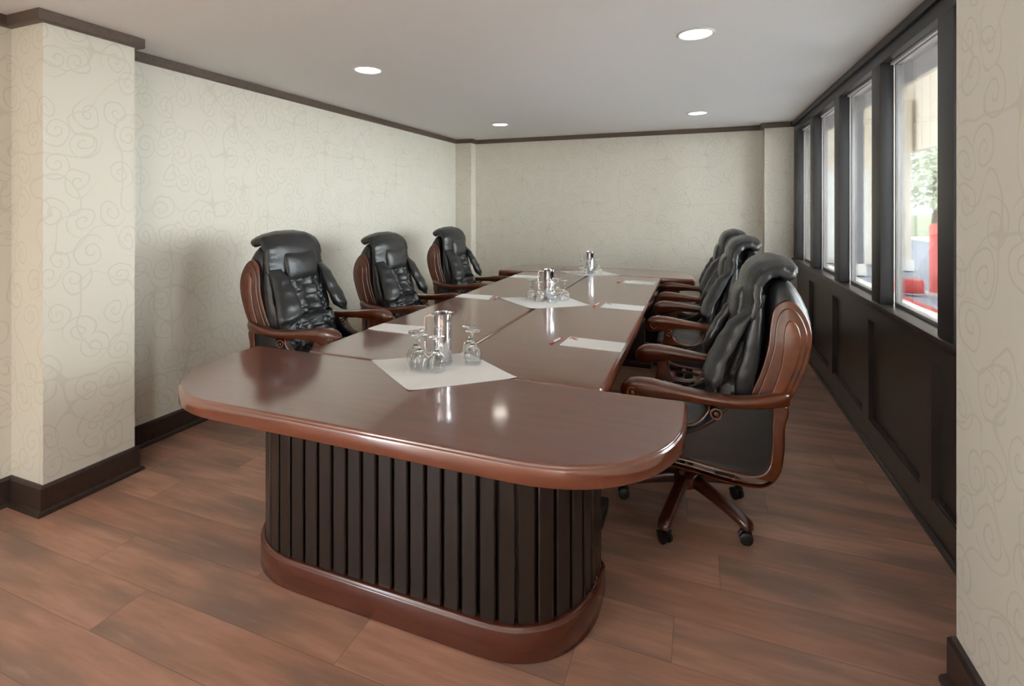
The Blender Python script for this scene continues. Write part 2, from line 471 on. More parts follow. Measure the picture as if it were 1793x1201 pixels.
# ------------------------------------------------------------------ tables
def dshape(x0, x1, yf, yb_, r, rb=.022, n=14, e=2.25):
    """rounded front corners (superellipse radius r) at yf, near square corners at yb_ ; sgn handles the mirrored end"""
    sg = 1 if yb_ > yf else -1
    pts = []
    for i in range(n + 1):                        # right front corner -> from side to front
        a = PI / 2 * i / n
        c, s_ = math.cos(a) ** (2 / e), math.sin(a) ** (2 / e)
        pts.append((x1 - r + r * c, yf + sg * (r - r * s_)))
    for i in range(n + 1):
        a = PI / 2 * (1 - i / n)
        c, s_ = math.cos(a) ** (2 / e), math.sin(a) ** (2 / e)
        pts.append((x0 + r - r * c, yf + sg * (r - r * s_)))
    for i in range(4):
        a = PI / 2 * i / 3
        pts.append((x0 + rb - rb * math.cos(a), yb_ - sg * (rb - rb * math.sin(a))))
    for i in range(4):
        a = PI / 2 * (1 - i / 3)
        pts.append((x1 - rb + rb * math.cos(a), yb_ - sg * (rb - rb * math.sin(a))))
    return pts
def top_plate(outl, z0, z1, mat, name, parent):
    """table top: rounded edge with a small bead step near the upper rim"""
    n = len(outl)
    P = [Vector((p[0], p[1], 0)) for p in outl]
    area = sum(P[i].x * P[(i + 1) % n].y - P[(i + 1) % n].x * P[i].y for i in range(n))
    nr = []
    for i in range(n):
        t = (P[(i + 1) % n] - P[i - 1]); t.normalize()
        q = Vector((t.y, -t.x, 0)) * (1 if area > 0 else -1)
        nr.append(q)
    prof = [(-.012, z0), (-.004, z0), (0, z0 + .004), (.0, z1 - .014), (-.0015, z1 - .010), (-.005, z1 - .008), (-.0055, z1 - .006), (-.007, z1 - .002), (-.010, z1), (-.016, z1)]
    bm = bmesh.new()
    secs = [[P[i] + nr[i] * d + Vector((0, 0, z)) for i in range(n)] for d, z in prof]
    loft(bm, secs)
    o = mesh_obj(name, bm, mat, parent, angle=50)
    for p in o.data.polygons:
        if len(p.vertices) > 6: p.use_smooth = False
    return o

def slat_ring(x0, x1, yf, yb_, r, z0, z1, pitch, w, dep):
    """vertical slats set round the outline"""
    o_ = dshape(x0, x1, yf, yb_, r, .005, 24)
    P = [Vector((p[0], p[1], 0)) for p in o_]
    # resample
    L = [0]
    for i in range(len(P)): L.append(L[-1] + (P[(i + 1) % len(P)] - P[i]).length)
    tot = L[-1]; cnt = round(tot / pitch); bm = bmesh.new()
    cen = Vector(((x0 + x1) / 2, (yf + yb_) / 2, 0))
    def at(d):
        d %= tot
        for i in range(len(P)):
            if d <= L[i + 1]: return P[i] + (P[(i + 1) % len(P)] - P[i]) * ((d - L[i]) / max(L[i + 1] - L[i], 1e-9))
    for k in range(cnt):
        d = tot * (k + .5) / cnt
        a, b = at(d - w / 2), at(d + w / 2)
        t = (b - a).normalized(); q = Vector((t.y, -t.x, 0))
        m = (a + b) / 2
        if q.dot(m - cen) < 0: q = -q
        a = m - t * w / 2; b = m + t * w / 2; c = .004
        prof = [a - q * dep, a - q * 0.002 - q * c * 0, a + t * c + q * 0, b - t * c, b - q * .002, b - q * dep]
        prof = [a - q * dep, a - q * c, a + t * c, b - t * c, b - q * c, b - q * dep]
        loft(bm, [[p + Vector((0, 0, z)) for p in prof] for z in (z0, z1)])
    return bm
TZ0, TZ1 = .696, .76
TX0, TX1 = -1.80, -.35
def d_table(yf, yb_, label):
    sg = 1 if yb_ > yf else -1
    cx, cy = -1.072, (yf + yb_) / 2
    t = thing('conference_table_end', label, 'table', (cx, cy, 0), 0, 'rounded end sections of the conference table')
    def loc(o):
        o.location = (-cx, -cy, 0); return o
    loc(top_plate(dshape(-2.105, -.040, yf, yb_, .47), TZ0, TZ1, M['table'], 'tabletop', t))
    bx0, bx1 = -1.80, -.335
    ybf = yf + sg * .18
    ybb = yb_ + sg * .0
    # base core
    co = plate_bm([dshape(bx0 + .045, bx1 - .045, ybf + sg * .045, ybb - sg * .01, .30)], TZ0 - .10 + .002, .002)
    for v in co.verts: v.co.z += (.1 + TZ0) / 2
    loc(mesh_obj('base_core', co, M['slat'], t))
    loc(mesh_obj('slatted_panel', slat_ring(bx0 + .018, bx1 - .018, ybf + sg * .018, ybb, .33, .112, TZ0 - .001, .0655, .055, .026), M['slat'], t))
    loc(top_plate(dshape(bx0, bx1, ybf, ybb + sg * .0, .35), .001, .115, M['plinth'], 'plinth', t))
    return t
d_table(1.285, 1.905, 'rounded mahogany end of the conference table nearest the camera, on a dark slatted base')
d_table(5.76, 5.125, 'rounded far end of the conference table, by the back wall')

def mid_table(x0, x1, y0, y1, label):
    cx, cy = (x0 + x1) / 2, (y0 + y1) / 2
    t = thing('conference_table_section', label, 'table', (cx, cy, 0), 0, 'long straight sections of the conference table')
    hx, hy = (x1 - x0) / 2, (y1 - y0) / 2
    rb = .02
    ol = [(-hx + rb, -hy), (hx - rb, -hy), (hx, -hy + rb), (hx, hy - rb), (hx - rb, hy), (-hx + rb, hy), (-hx, hy - rb), (-hx, -hy + rb)]
    top_plate(ol, TZ0, TZ1, M['table'], 'tabletop', t)
    bm = bmesh.new(); box(bm, -hx + .2, hx - .2, -hy + .25, hy - .25, .62, TZ0 - .001)
    mesh_obj('apron', bm, M['slat'], t, smooth=False)
    for sy in (-1, 1):
        bm = bmesh.new(); yy = sy * (hy - .42)
        box(bm, -hx + .12, hx - .12, yy - .05, yy + .05, .06, .62, bev=.006)
        box(bm, -hx + .06, hx - .06, yy - .08, yy + .08, .001, .06, bev=.008)
        mesh_obj('leg', bm, M['slat'], t)
mid_table(TX0, -1.078, 1.908, 5.122, 'long left section of the glossy mahogany conference table, beside the left chairs')
mid_table(-1.072, TX1, 1.908, 5.122, 'long right section of the glossy mahogany conference table, beside the right chairs')

# ------------------------------------------------------------------ chair (local: +x faces the table, z up, origin on the floor)
def se_sec(cx, cz, a, b, ax, n=28, e=3.0, y0=0, nrm=None):
    pass
def pad_loft(path, ws, ts, n=36, e=3.2, droop=0.0, disp=None):
    """path: list of (x,z) centre points, ws lateral half widths, ts half thickness; cross-section superellipse in the plane (y, normal)"""
    secs = []
    m = len(path)
    for i, (x, z) in enumerate(path):
        p0, p1 = path[max(i - 1, 0)], path[min(i + 1, m - 1)]
        tx, tz = p1[0] - p0[0], p1[1] - p0[1]; l = math.hypot(tx, tz); tx /= l; tz /= l
        nx, nz = tz, -tx          # front normal (+x for upward path)
        s = []
        for j in range(n):
            a = 2 * PI * j / n
            c, sn = math.cos(a), math.sin(a)
            yy = ws[i] * math.copysign(abs(c) ** (2 / e), c)
            th = ts[i] * math.copysign(abs(sn) ** (2 / e), sn)
            k = th - droop * (yy / ws[i]) ** 2
            if disp: k += disp(i, yy, th, x, z)
            s.append(Vector((x + nx * k, yy, z + nz * k)))
        secs.append(s)
    return secs
def chair():
    t = thing('executive_chair', '', 'chair', (0, 0, 0), 0, 'executive chairs around the conference table')
    W, L = M['chairwood'], M['leather']
    # --- seat
    path = [(-.30, .465), (-.27, .465), (-.2, .465), (-.1, .465), (0, .47), (.1, .475), (.18, .475), (.235, .465), (.262, .45), (.272, .44)]
    bm = bmesh.new()
    secs = []
    for i, (x, z) in enumerate(path):
        hw = [.2, .235, .245, .25, .255, .255, .25, .24, .225, .19][i]; th = [.02, .05, .062, .066, .068, .068, .066, .056, .04, .015][i]
        s = []
        for j in range(36):
            a = 2 * PI * j / 36; c, sn = math.cos(a), math.sin(a)
            y = hw * math.copysign(abs(c) ** .6, c); zz = th * math.copysign(abs(sn) ** .7, sn)
            if sn > 0: zz += .012 * math.sin(y * 28) * (1 - (y / hw) ** 2)
            s.append(Vector((x, y, z + zz)))
        secs.append(s)
    loft(bm, secs)
    mesh_obj('seat', bm, L, t, angle=60)
    bm = bmesh.new(); box(bm, -.26, .22, -.225, .225, .375, .405, bev=.008)
    mesh_obj('seat_pan', bm, M['plastic'], t)
    # --- shell of the back
    rear = [(.50, -.355), (.56, -.37), (.65, -.41), (.75, -.46), (.83, -.492), (.90, -.508), (.97, -.505), (1.03, -.490), (1.08, -.468), (1.12, -.445), (1.15, -.42), (1.165, -.39)]
    front = [(.50, -.21), (.56, -.22), (.65, -.245), (.75, -.285), (.83, -.305), (.90, -.32), (.97, -.325), (1.03, -.325), (1.08, -.33), (1.12, -.338), (1.15, -.352), (1.165, -.372)]
    secs = []
    N = 34
    for (z, xr), (_, xf) in zip(rear, front):
        cxm, hx = (xr + xf) / 2, (xf - xr) / 2
        hw = interp([(.5, .205), (.8, .222), (1.0, .222), (1.1, .205), (1.15, .175), (1.165, .13)], z)
        s = []
        for j in range(N):
            a = 2 * PI * j / N; c, sn = math.cos(a), math.sin(a)
            s.append(Vector((cxm + hx * math.copysign(abs(c) ** .62, c), hw * math.copysign(abs(sn) ** .5, sn), z)))
        secs.append(s)
    bm = bmesh.new(); loft(bm, secs)
    mesh_obj('backrest', bm, L, t, angle=60)
    # --- wooden side panels of the back, two levels
    pout = cat([(-.232, .585), (-.262, .68), (-.300, .78), (-.325, .88), (-.336, .98), (-.352, 1.045), (-.395, 1.078), (-.440, 1.058), (-.474, 1.0), (-.486, .93), (-.474, .84), (-.440, .735), (-.400, .65), (-.375, .585), (-.30, .57)], 6)
    pmid = cat([(-.262, .60), (-.288, .69), (-.322, .79), (-.345, .88), (-.354, .97), (-.372, 1.028), (-.402, 1.048), (-.436, 1.030), (-.462, .975), (-.468, .92), (-.455, .84), (-.424, .745), (-.385, .66), (-.35, .60), (-.30, .59)], 6)
    pin = cat([(-.315, .63), (-.345, .72), (-.368, .80), (-.380, .88), (-.384, .95), (-.396, .992), (-.415, .998), (-.436, .972), (-.444, .92), (-.436, .85), (-.412, .77), (-.375, .69), (-.345, .64)], 6)
    for sd in (-1, 1):
        bw = lambda x, z: sd * interp([(.55, .0), (.75, .012), (.9, .014), (1.1, .0)], z)
        sp = mesh_obj('side_panel', side_plate([pout], sd * .222, .022, .006, bw), M['chairwood'], t, angle=40)
        mesh_obj('panel_moulding', side_plate([pmid], sd * .233, .016, .006, bw), M['chairwood'], sp, angle=40)
        mesh_obj('raised_inlay', side_plate([pin], sd * .241, .016, .006, bw), M['chairwood2'], sp, angle=40)
    # --- front cushion: column behind the flaps, wrinkled
    bm = bmesh.new()
    zs = [.47 + i * (1.08 - .47) / 80 for i in range(81)]
    fx = [(.47, -.085), (.55, -.09), (.62, -.10), (.70, -.118), (.74, -.135), (.85, -.172), (.95, -.205), (1.08, -.255)]
    secs = []
    NC = 120
    for z in zs:
        xf = interp(fx, z) - .012; xb = interp([(a, b) for a, b in front], z) - .02
        hw = interp([(.47, .225), (.64, .232), (.70, .225), (.74, .195), (.8, .195), (.95, .185), (1.08, .15)], z)
        crease = math.exp(-((z - .722) / .012) ** 2) * .022
        s = []
        for j in range(NC):
            a = 2 * PI * j / NC; c, sn = math.cos(a), math.sin(a)
            y = hw * math.copysign(abs(sn) ** .55, sn); u = math.copysign(abs(c) ** .55, c)
            x = (xf + xb) / 2 + (xf - xb) / 2 * u
            if c > 0:
                env = max(0, 1 - (y / hw) ** 4)
                ch = abs(math.sin(y * 24)) ** .5 * .020
                wr = -.014 * max(0, 1 - abs(noise.noise(Vector((y * 26, z * 11 + 3, 1)))) * 7) - .010 * max(0, 1 - abs(noise.noise(Vector((y * 34 + z * 20, z * 30, 5)))) * 6) + noise.noise(Vector((y * 30, z * 12, 7))) * .012
                if z < .722: wr += .007 * math.sin(y * 110 + 4 * math.sin(z * 30))
                x += env * (ch + wr - crease)
            else:
                pass
            y += math.copysign(1, sn) * (.008 * noise.noise(Vector((x * 30, z * 30, 9)))) if abs(sn) > .5 else 0
            s.append(Vector((x, y, z)))
        secs.append(s)
    loft(bm, secs)
    mesh_obj('back_cushion', bm, L, t, angle=70)
    # --- head cushion rolled over the top
    pf = cat([(-.242, .985), (-.248, 1.01), (-.258, 1.055), (-.262, 1.11), (-.276, 1.16), (-.312, 1.202), (-.362, 1.216), (-.402, 1.207), (-.430, 1.196), (-.447, 1.184)], 4, closed=False)
    pf = [(p[0], p[1]) for p in pf]; m = len(pf)
    ws = []; ts = []
    for i in range(m):
        q = i / (m - 1)
        ws.append(interp([(0, .235), (.08, .252), (.3, .250), (.5, .242), (.62, .230), (.8, .222), (.95, .214), (1, .19)], q))
        ts.append(interp([(0, .008), (.06, .022), (.3, .03), (.5, .034), (.7, .035), (.88, .035), (.96, .028), (1, .012)], q))
    def hd(i, y, th, x, z):
        q = i / (m - 1)
        w = .004 * noise.noise(Vector((y * 18, q * 12, 2)))
        if th < 0 or abs(y) > .19: w += .006 * noise.noise(Vector((q * 40, y * 6, 8)))
        return w
    bm = bmesh.new(); loft(bm, pad_loft(pf, ws, ts, 52, 4.0, .026, hd))
    hc_ = mesh_obj('head_cushion', bm, L, t, angle=70)
    # pillow
    bm = bmesh.new(); secs = []
    K = 16
    for i in range(K + 1):
        q = i / K; z = .935 + q * .175
        xb = interp([(.94, -.232), (.99, -.232), (1.05, -.236), (1.12, -.243)], z)
        e = (1 - abs(2 * q - 1) ** 3.2) ** .5 if 0 < q < 1 else .12
        hw = .150 * (.86 + .14 * (1 - abs(2 * q - 1) ** 4)) * (1 - .06 * (1 - q))
        s = []
        for j in range(32):
            a = 2 * PI * j / 32; c, sn = math.cos(a), math.sin(a)
            y = hw * math.copysign(abs(sn) ** .6, sn); th = .036 * e * math.copysign(abs(c) ** .7, c)
            if q > .9: th -= .0
            s.append(Vector((xb + th + .008 * (1 - q) + .003 * noise.noise(Vector((y * 20, z * 20, 4))) - .25 * y * y, y, z - .02 * (abs(y) / .13) ** 2 * (q - .5) * -1)))
        secs.append(s)
    loft(bm, secs)
    mesh_obj('headrest_pillow', bm, L, hc_, angle=75)
    # --- side flaps: lean forward and flare to a corner
    for sd in (-1, 1):
        bm = bmesh.new(); secs = []
        K = 26
        for i in range(K + 1):
            q = i / K; z = 1.02 - q * (1.02 - .69)
            inn = interp([(.69, .275), (.705, .225), (.75, .165), (.80, .152), (.9, .152), (1.02, .17)], z)
            out = interp([(.69, .300), (.705, .314), (.74, .318), (.80, .300), (.88, .276), (.94, .262), (1.02, .250)], z)
            x = interp([(.655, -.088), (.72, -.092), (.80, -.118), (.88, -.156), (.95, -.196), (1.02, -.240)], z)
            th0 = .034 * min(1, (q + .03) * 5) * min(1, (1 - q + .02) * 6)
            s = []
            for j in range(26):
                a = 2 * PI * j / 26; c, sn = math.cos(a), math.sin(a)
                u = .5 + .5 * math.copysign(abs(c) ** .75, c)
                y = inn + (out - inn) * u
                th = th0 * math.copysign(abs(sn) ** .8, sn)
                f = noise.noise(Vector((y * 22 + sd * 3, z * 20, 3))) * .006
                fold = -.010 * math.exp(-((z - (.735 + (u - .3) * -.05)) / .008) ** 2) * (u < .85)
                xx = x + th - .028 * u * u + f + (fold if sn > 0 else 0)
                s.append(Vector((xx, sd * y, z)))
            secs.append(s)
        loft(bm, secs)
        mesh_obj('side_flap', bm, L, t, angle=75)
        # rear wing of the pad beside the shell
        bm = bmesh.new(); secs = []
        for i in range(25):
            q = i / 24; z = 1.04 - q * (1.04 - .64)
            xc = interp([(.64, -.232), (.72, -.235), (.85, -.262), (1.04, -.288)], z)
            hx = interp([(.64, .012), (.66, .034), (.75, .040), (.9, .032), (1.04, .02)], z)
            hy = interp([(.64, .006), (.67, .020), (.9, .024), (1.04, .02)], z)
            yc = interp([(.64, .228), (.75, .238), (.9, .235), (1.04, .226)], z)
            s = [Vector((xc + hx * math.cos(2 * PI * j / 16), sd * (yc + hy * math.sin(2 * PI * j / 16)) + .004 * noise.noise(Vector((z * 40, j, 1))), z)) for j in range(16)]
            secs.append(s)
        loft(bm, secs)
        mesh_obj('back_bolster', bm, L, t, angle=75)
    # --- side frames, arms
    def ywarp(x, z): return interp([(-.40, -.035), (-.30, -.012), (-.15, .0), (.1, 0), (.25, -.006)], x)
    fo = cat([(-.388, .655), (-.386, .56), (-.383, .46), (-.368, .375), (-.325, .322), (-.26, .307), (-.15, .318), (-.03, .335), (.08, .345), (.16, .355), (.195, .39), (.19, .46), (.165, .54), (.155, .60), (.15, .655), (.0, .655), (-.2, .655)], 5)
    ha = cat([(-.335, .64), (-.336, .56), (-.334, .46), (-.318, .392), (-.262, .361), (-.15, .37), (-.03, .386), (.06, .396), (.115, .412), (.128, .455), (.07, .468), (.0, .488), (-.06, .515), (-.115, .555), (-.155, .60), (-.19, .635), (-.26, .645)], 5)
    hb = cat([(.098, .635), (.09, .575), (.06, .545), (.01, .535), (-.04, .550), (-.075, .585), (-.09, .622), (-.05, .640), (.03, .642)], 5)
    ring = lambda cx, cz, r: [(cx + r * math.cos(2 * PI * k / 24), cz + r * math.sin(2 * PI * k / 24)) for k in range(24)]
    pn = cat([(-.345, .645), (-.346, .56), (-.343, .46), (-.326, .384), (-.262, .352), (-.15, .36), (-.03, .376), (.065, .386), (.125, .405), (.14, .455), (.07, .480), (.0, .500), (-.05, .528), (-.105, .568), (-.145, .61), (-.19, .645), (-.26, .652)], 5)
    for sd in (-1, 1):
        yb0 = .283
        wf = lambda x, z: sd * ywarp(x, z)
        fr = mesh_obj('side_frame', side_plate([fo, ha, hb], sd * yb0, .040, .009, wf), W, t, angle=40)
        pb = side_plate([pn], sd * yb0, .020, .006, wf)
        mesh_obj('side_upholstery', pb, L, fr, angle=40)
        for (cx, cz, r) in ((-.125, .598, .026), (.122, .598, .024), (.12, .50, .018)):
            bm = bmesh.new()
            add_bm(bm, side_plate([ring(cx, cz, r), ring(cx, cz, r * .62)], sd * (yb0 + .019), .012, .004, wf))
            add_bm(bm, side_plate([ring(cx, cz, r * .38)], sd * (yb0 + .019), .014, .004, wf))
            mesh_obj('carved_roundel', bm, W, fr, angle=50)
        for (cx, cz) in ((-.361, .60), (-.19, .338)):
            bm = bmesh.new()
            add_bm(bm, side_plate([ring(cx, cz, .006)], sd * (yb0 + .020), .010, .003, wf))
            mesh_obj('screw_cap', bm, M['chairwood2'], fr, angle=50)
        # arm
        st = [(-.405, .655, .694, .010, .245), (-.400, .650, .705, .026, .246), (-.385, .646, .708, .031, .250), (-.34, .640, .697, .033, .262), (-.28, .634, .684, .034, .276), (-.20, .628, .675, .035, .286), (-.10, .632, .677, .036, .291), (0, .637, .688, .038, .292), (.08, .632, .700, .040, .290), (.15, .617, .708, .041, .287), (.20, .604, .707, .040, .284), (.235, .600, .698, .037, .282), (.258, .608, .682, .030, .281), (.270, .622, .664, .016, .280), (.273, .632, .652, .006, .280)]
        tabs = [[(a[0], a[k]) for a in st] for k in range(5)]
        xs = [-.405, -.403, -.400, -.394, -.385, -.365, -.34, -.31, -.28, -.24, -.2, -.15, -.1, -.05, 0, .04, .08, .115, .15, .175, .2, .22, .235, .248, .258, .265, .270, .273]
        secs = []
        for x in xs:
            zb, zt, hw, yc = (interp(tabs[k], x) for k in (1, 2, 3, 4))
            cz, hz = (zb + zt) / 2, (zt - zb) / 2
            s = []
            for j in range(28):
                a = 2 * PI * j / 28; c, sn = math.cos(a), math.sin(a)
                y = hw * math.copysign(abs(c) ** .55, c); z = hz * math.copysign(abs(sn) ** .7, sn)
                if z < 0: y *= .86
                s.append(Vector((x, sd * (yc + y), cz + z)))
            secs.append(s)
        bm = bmesh.new(); loft(bm, secs)
        ar = mesh_obj('armrest', bm, W, t, angle=60)
        bm = bmesh.new()
        ysd = sd * (.283 + .034)
        for (r0, r1) in ((.026, .018), (.011, .0)):
            hole = [ring(.218, .648, r0)] + ([ring(.218, .648, r1)] if r1 else [])
            add_bm(bm, side_plate(hole, ysd, .012, .003))
        mesh_obj('carved_scroll', bm, W, ar, angle=50)
    # cross rail behind under seat between frames
    bm = bmesh.new(); box(bm, -.20, -.12, -.275, .275, .33, .362, bev=.006); box(bm, .04, .12, -.275, .275, .35, .378, bev=.006)
    mesh_obj('cross_rail', bm, M['plastic'], t)
    # mechanism, column, lever
    bm = bmesh.new(); box(bm, -.11, .10, -.08, .08, .315, .378, bev=.012); box(bm, -.15, .08, -.05, .05, .295, .33, bev=.01)
    mesh_obj('tilt_mechanism', bm, M['plastic'], t)
    bm = bmesh.new(); tube(bm, [(0, .05, .335), (.0, .16, .33), (0.01, .235, .325)], .005); tube(bm, [(0.01, .23, .325), (0.012, .29, .322)], [.008, .011])
    mesh_obj('lever', bm, M['plastic'], t)
    bm = bmesh.new(); lathe(bm, [(0, .15), (.030, .15), (.034, .20), (.030, .24), (.024, .25), (.022, .30), (0.022, .345), (0, .345)], 24)
    mesh_obj('gas_column', bm, M['plastic'], t)
    # five-star base
    b = bpy.data.objects.new('base_hub', None)
    bm = bmesh.new(); lathe(bm, [(0, .125), (.055, .125), (.062, .14), (.062, .178), (.05, .192), (.032, .20), (0, .20)], 30)
    hub = mesh_obj('base_hub', bm, M['basewood'], t)
    bm = bmesh.new()
    for k in range(5):
        a = R(BASE_ROT + 72 * k)
        lb = bmesh.new(); secs = []
        for (d, zb, zt, hw) in ((.03, .128, .186, .026), (.08, .125, .182, .027), (.16, .108, .158, .027), (.23, .090, .134, .027), (.275, .078, .117, .028), (.300, .068, .108, .028), (.318, .064, .098, .025), (.326, .068, .088, .016)):
            cz, hz = (zb + zt) / 2, (zt - zb) / 2
            secs.append([Vector((d, hw * math.copysign(abs(math.cos(2 * PI * j / 20)) ** .6, math.cos(2 * PI * j / 20)), cz + hz * math.copysign(abs(math.sin(2 * PI * j / 20)) ** .6, math.sin(2 * PI * j / 20)))) for j in range(20)])
        loft(lb, secs)
        rot = Matrix.Rotation(a, 4, 'Z')
        bmesh.ops.transform(lb, matrix=rot, verts=lb.verts[:])
        lg = mesh_obj('base_leg', lb, M['basewood'], t, angle=50)
        cb = bmesh.new()
        ca = a + R(40 + 50 * k)
        for sx in (-1, 1):
            wb = bmesh.new(); lathe(wb, [(0, -.009), (.022, -.009), (.027, -.006), (.0275, 0), (.027, .006), (.022, .009), (0, .009)], 22)
            bmesh.ops.transform(wb, matrix=Matrix.Translation((0, sx * .015, .028)) @ Matrix.Rotation(PI / 2, 4, 'X'), verts=wb.verts[:])
            add_bm(cb, wb)
        box(cb, -.016, .012, -.005, .005, .02, .058, bev=.003)
        lathe(cb, [(0, .05), (.008, .05), (.008, .085), (0, .085)], 12)
        hb_ = bmesh.new(); secs = []
        for q in range(9):      # hood over the wheels
            an = PI * (q / 8) * .62 + .25
            secs.append([Vector((.0305 * math.cos(an) * 1.0, y, .028 + .0305 * math.sin(an))) if i < 2 else Vector((.0285 * math.cos(an), y, .028 + .0285 * math.sin(an))) for i, y in enumerate((-.024, .024, .024, -.024))])
        loft(hb_, secs); add_bm(cb, hb_)
        px, py = .298 * math.cos(a), .298 * math.sin(a)
        bmesh.ops.transform(cb, matrix=Matrix.Translation((px, py, 0)) @ Matrix.Rotation(ca, 4, 'Z'), verts=cb.verts[:])
        mesh_obj('caster', cb, M['plastic'], lg, angle=40)
    bm.free()
    return t
BASE_ROT = 144 + 2
proto = chair()
FIXED = ('base_hub', 'base_leg', 'gas_column')
# x, y, facing (deg), raise, label
SPOTS = [
    (-.06, 2.545, 180, 0, 'black leather executive chair nearest the camera on the window side, its wooden side fully visible'),
    (-.07, 3.77, 180, .02, 'middle black leather executive chair of the row on the window side'),
    (-.08, 4.785, 180, .02, 'farthest black leather executive chair of the row on the window side'),
    (-2.20, 2.555, 4, .06, 'large black leather executive chair nearest the camera along the plain left wall'),
    (-2.18, 3.60, 2, .0, 'middle black leather executive chair along the plain left wall'),
    (-2.19, 4.79, 1, .0, 'farthest black leather executive chair, in front of the back left corner'),
]
for i, (x, y, a, up, lab) in enumerate(SPOTS):
    c = proto if i == len(SPOTS) - 1 else copy_tree(proto)
    c.location = (x, y, 0); c.rotation_euler = (0, 0, R(a)); c['label'] = lab
    if up:
        for k in children(c):
            if not k.name.startswith(FIXED): k.location.z += up

# ------------------------------------------------------------------ things on the table
def grid_quad(q, z, th, nx=14, ny=14, amp=.0, curl=0.0, seed=0):
    """thin sheet with thickness th over a quad q (4 xy corners)"""
    bm = bmesh.new()
    a, b, c, d = [Vector((p[0], p[1], 0)) for p in q]
    def P(u, v, top):
        p = (a * (1 - u) + b * u) * (1 - v) + (d * (1 - u) + c * u) * v
        h = amp * (noise.noise(Vector((p.x * 9 + seed, p.y * 9, seed))) * .5 + .5)
        h += curl * (abs(2 * u - 1) ** 8) * (abs(2 * v - 1) ** 8)
        return Vector((p.x, p.y, z + h + (th if top else 0)))
    T = [[bm.verts.new(P(i / nx, j / ny, True)) for i in range(nx + 1)] for j in range(ny + 1)]
    B = [[bm.verts.new(P(i / nx, j / ny, False)) for i in range(nx + 1)] for j in range(ny + 1)]
    for j in range(ny):
        for i in range(nx):
            bm.faces.new((T[j][i], T[j][i + 1], T[j + 1][i + 1], T[j + 1][i]))
            bm.faces.new((B[j][i], B[j + 1][i], B[j + 1][i + 1], B[j][i + 1]))
    for j in range(ny):
        bm.faces.new((T[j][0], T[j + 1][0], B[j + 1][0], B[j][0])); bm.faces.new((T[j][nx], B[j][nx], B[j + 1][nx], T[j + 1][nx]))
    for i in range(nx):
        bm.faces.new((T[0][i], B[0][i], B[0][i + 1], T[0][i + 1])); bm.faces.new((T[ny][i], T[ny][i + 1], B[ny][i + 1], B[ny][i]))
    return bm
Z = TZ1 + .0005
cloths = [
    ([(-1.404, 1.892), (-1.041, 1.632), (-.703, 1.915), (-1.043, 2.161)], 'white paper napkin under the jug nearest the camera'),
    ([(-1.442, 3.543), (-1.087, 3.244), (-.728, 3.507), (-1.014, 3.81)], 'white paper napkin under the middle jug'),
    ([(-1.459, 5.238), (-1.144, 4.974), (-.758, 5.166), (-1.03, 5.452)], 'white paper napkin under the farthest jug'),
]
for i, (q, lab) in enumerate(cloths):
    tag(mesh_obj('napkin', grid_quad(q, Z, .0012, amp=.0006, curl=.004, seed=i), M['cloth']), lab, 'napkin', 'white napkins down the table centre')
ZC = Z + .0024
# notepads
pads = [
    ([(-.665, 2.445), (-.357, 2.431), (-.354, 2.592), (-.655, 2.612)], 'white notepad with red print at the corner, first on the window side of the table'),
    ([(-.648, 3.460), (-.360, 3.439), (-.362, 3.602), (-.640, 3.631)], 'white notepad in front of the middle chair on the window side'),
    ([(-.668, 4.645), (-.385, 4.620), (-.383, 4.800), (-.660, 4.825)], 'white notepad in front of the farthest chair on the window side'),
    ([(-1.787, 2.381), (-1.517, 2.360), (-1.505, 2.530), (-1.779, 2.519)], 'white notepad on the left half of the table, beside the first left chair'),
    ([(-1.785, 3.461), (-1.495, 3.441), (-1.522, 3.608), (-1.785, 3.596)], 'white notepad in front of the middle left chair'),
    ([(-1.775, 4.622), (-1.503, 4.645), (-1.519, 4.808), (-1.780, 4.800)], 'white notepad in front of the farthest left chair'),
]
for i, (q, lab) in enumerate(pads):
    o = mesh_obj('notepad', grid_quad(q, Z, .004, 4, 4), M['paper'], smooth=False)
    tag(o, lab, 'notepad', 'white notepads on the table')
    if i < 3:
        a, b, c, d = [Vector((p[0], p[1], 0)) for p in q]
        def L_(u, v): return (a * (1 - u) + b * u) * (1 - v) + (d * (1 - u) + c * u) * v
        bm = bmesh.new()
        n = 26          # red swash printed across the corner
        secs = []
        for k in range(n + 1):
            t = k / n
            p = L_(.02 + .17 * t, .80 + .07 * math.sin(t * 5.5)); w = .010 * math.sin(PI * (t * .9 + .05)) + .003
            secs.append([p + Vector((0, -w, Z + .0041)), p + Vector((0, w, Z + .0041)), p + Vector((0, w, Z + .0044)), p + Vector((0, -w, Z + .0044))])
        loft(bm, secs)
        for k in range(3):
            p = L_(.05 + .05 * k, .93); box(bm, p.x - .006, p.x + .006, p.y - .004, p.y + .004, Z + .0041, Z + .0044)
        pl = mesh_obj('printed_logo', bm, M['darkred'], o, smooth=False); pl['label'] = 'red print'
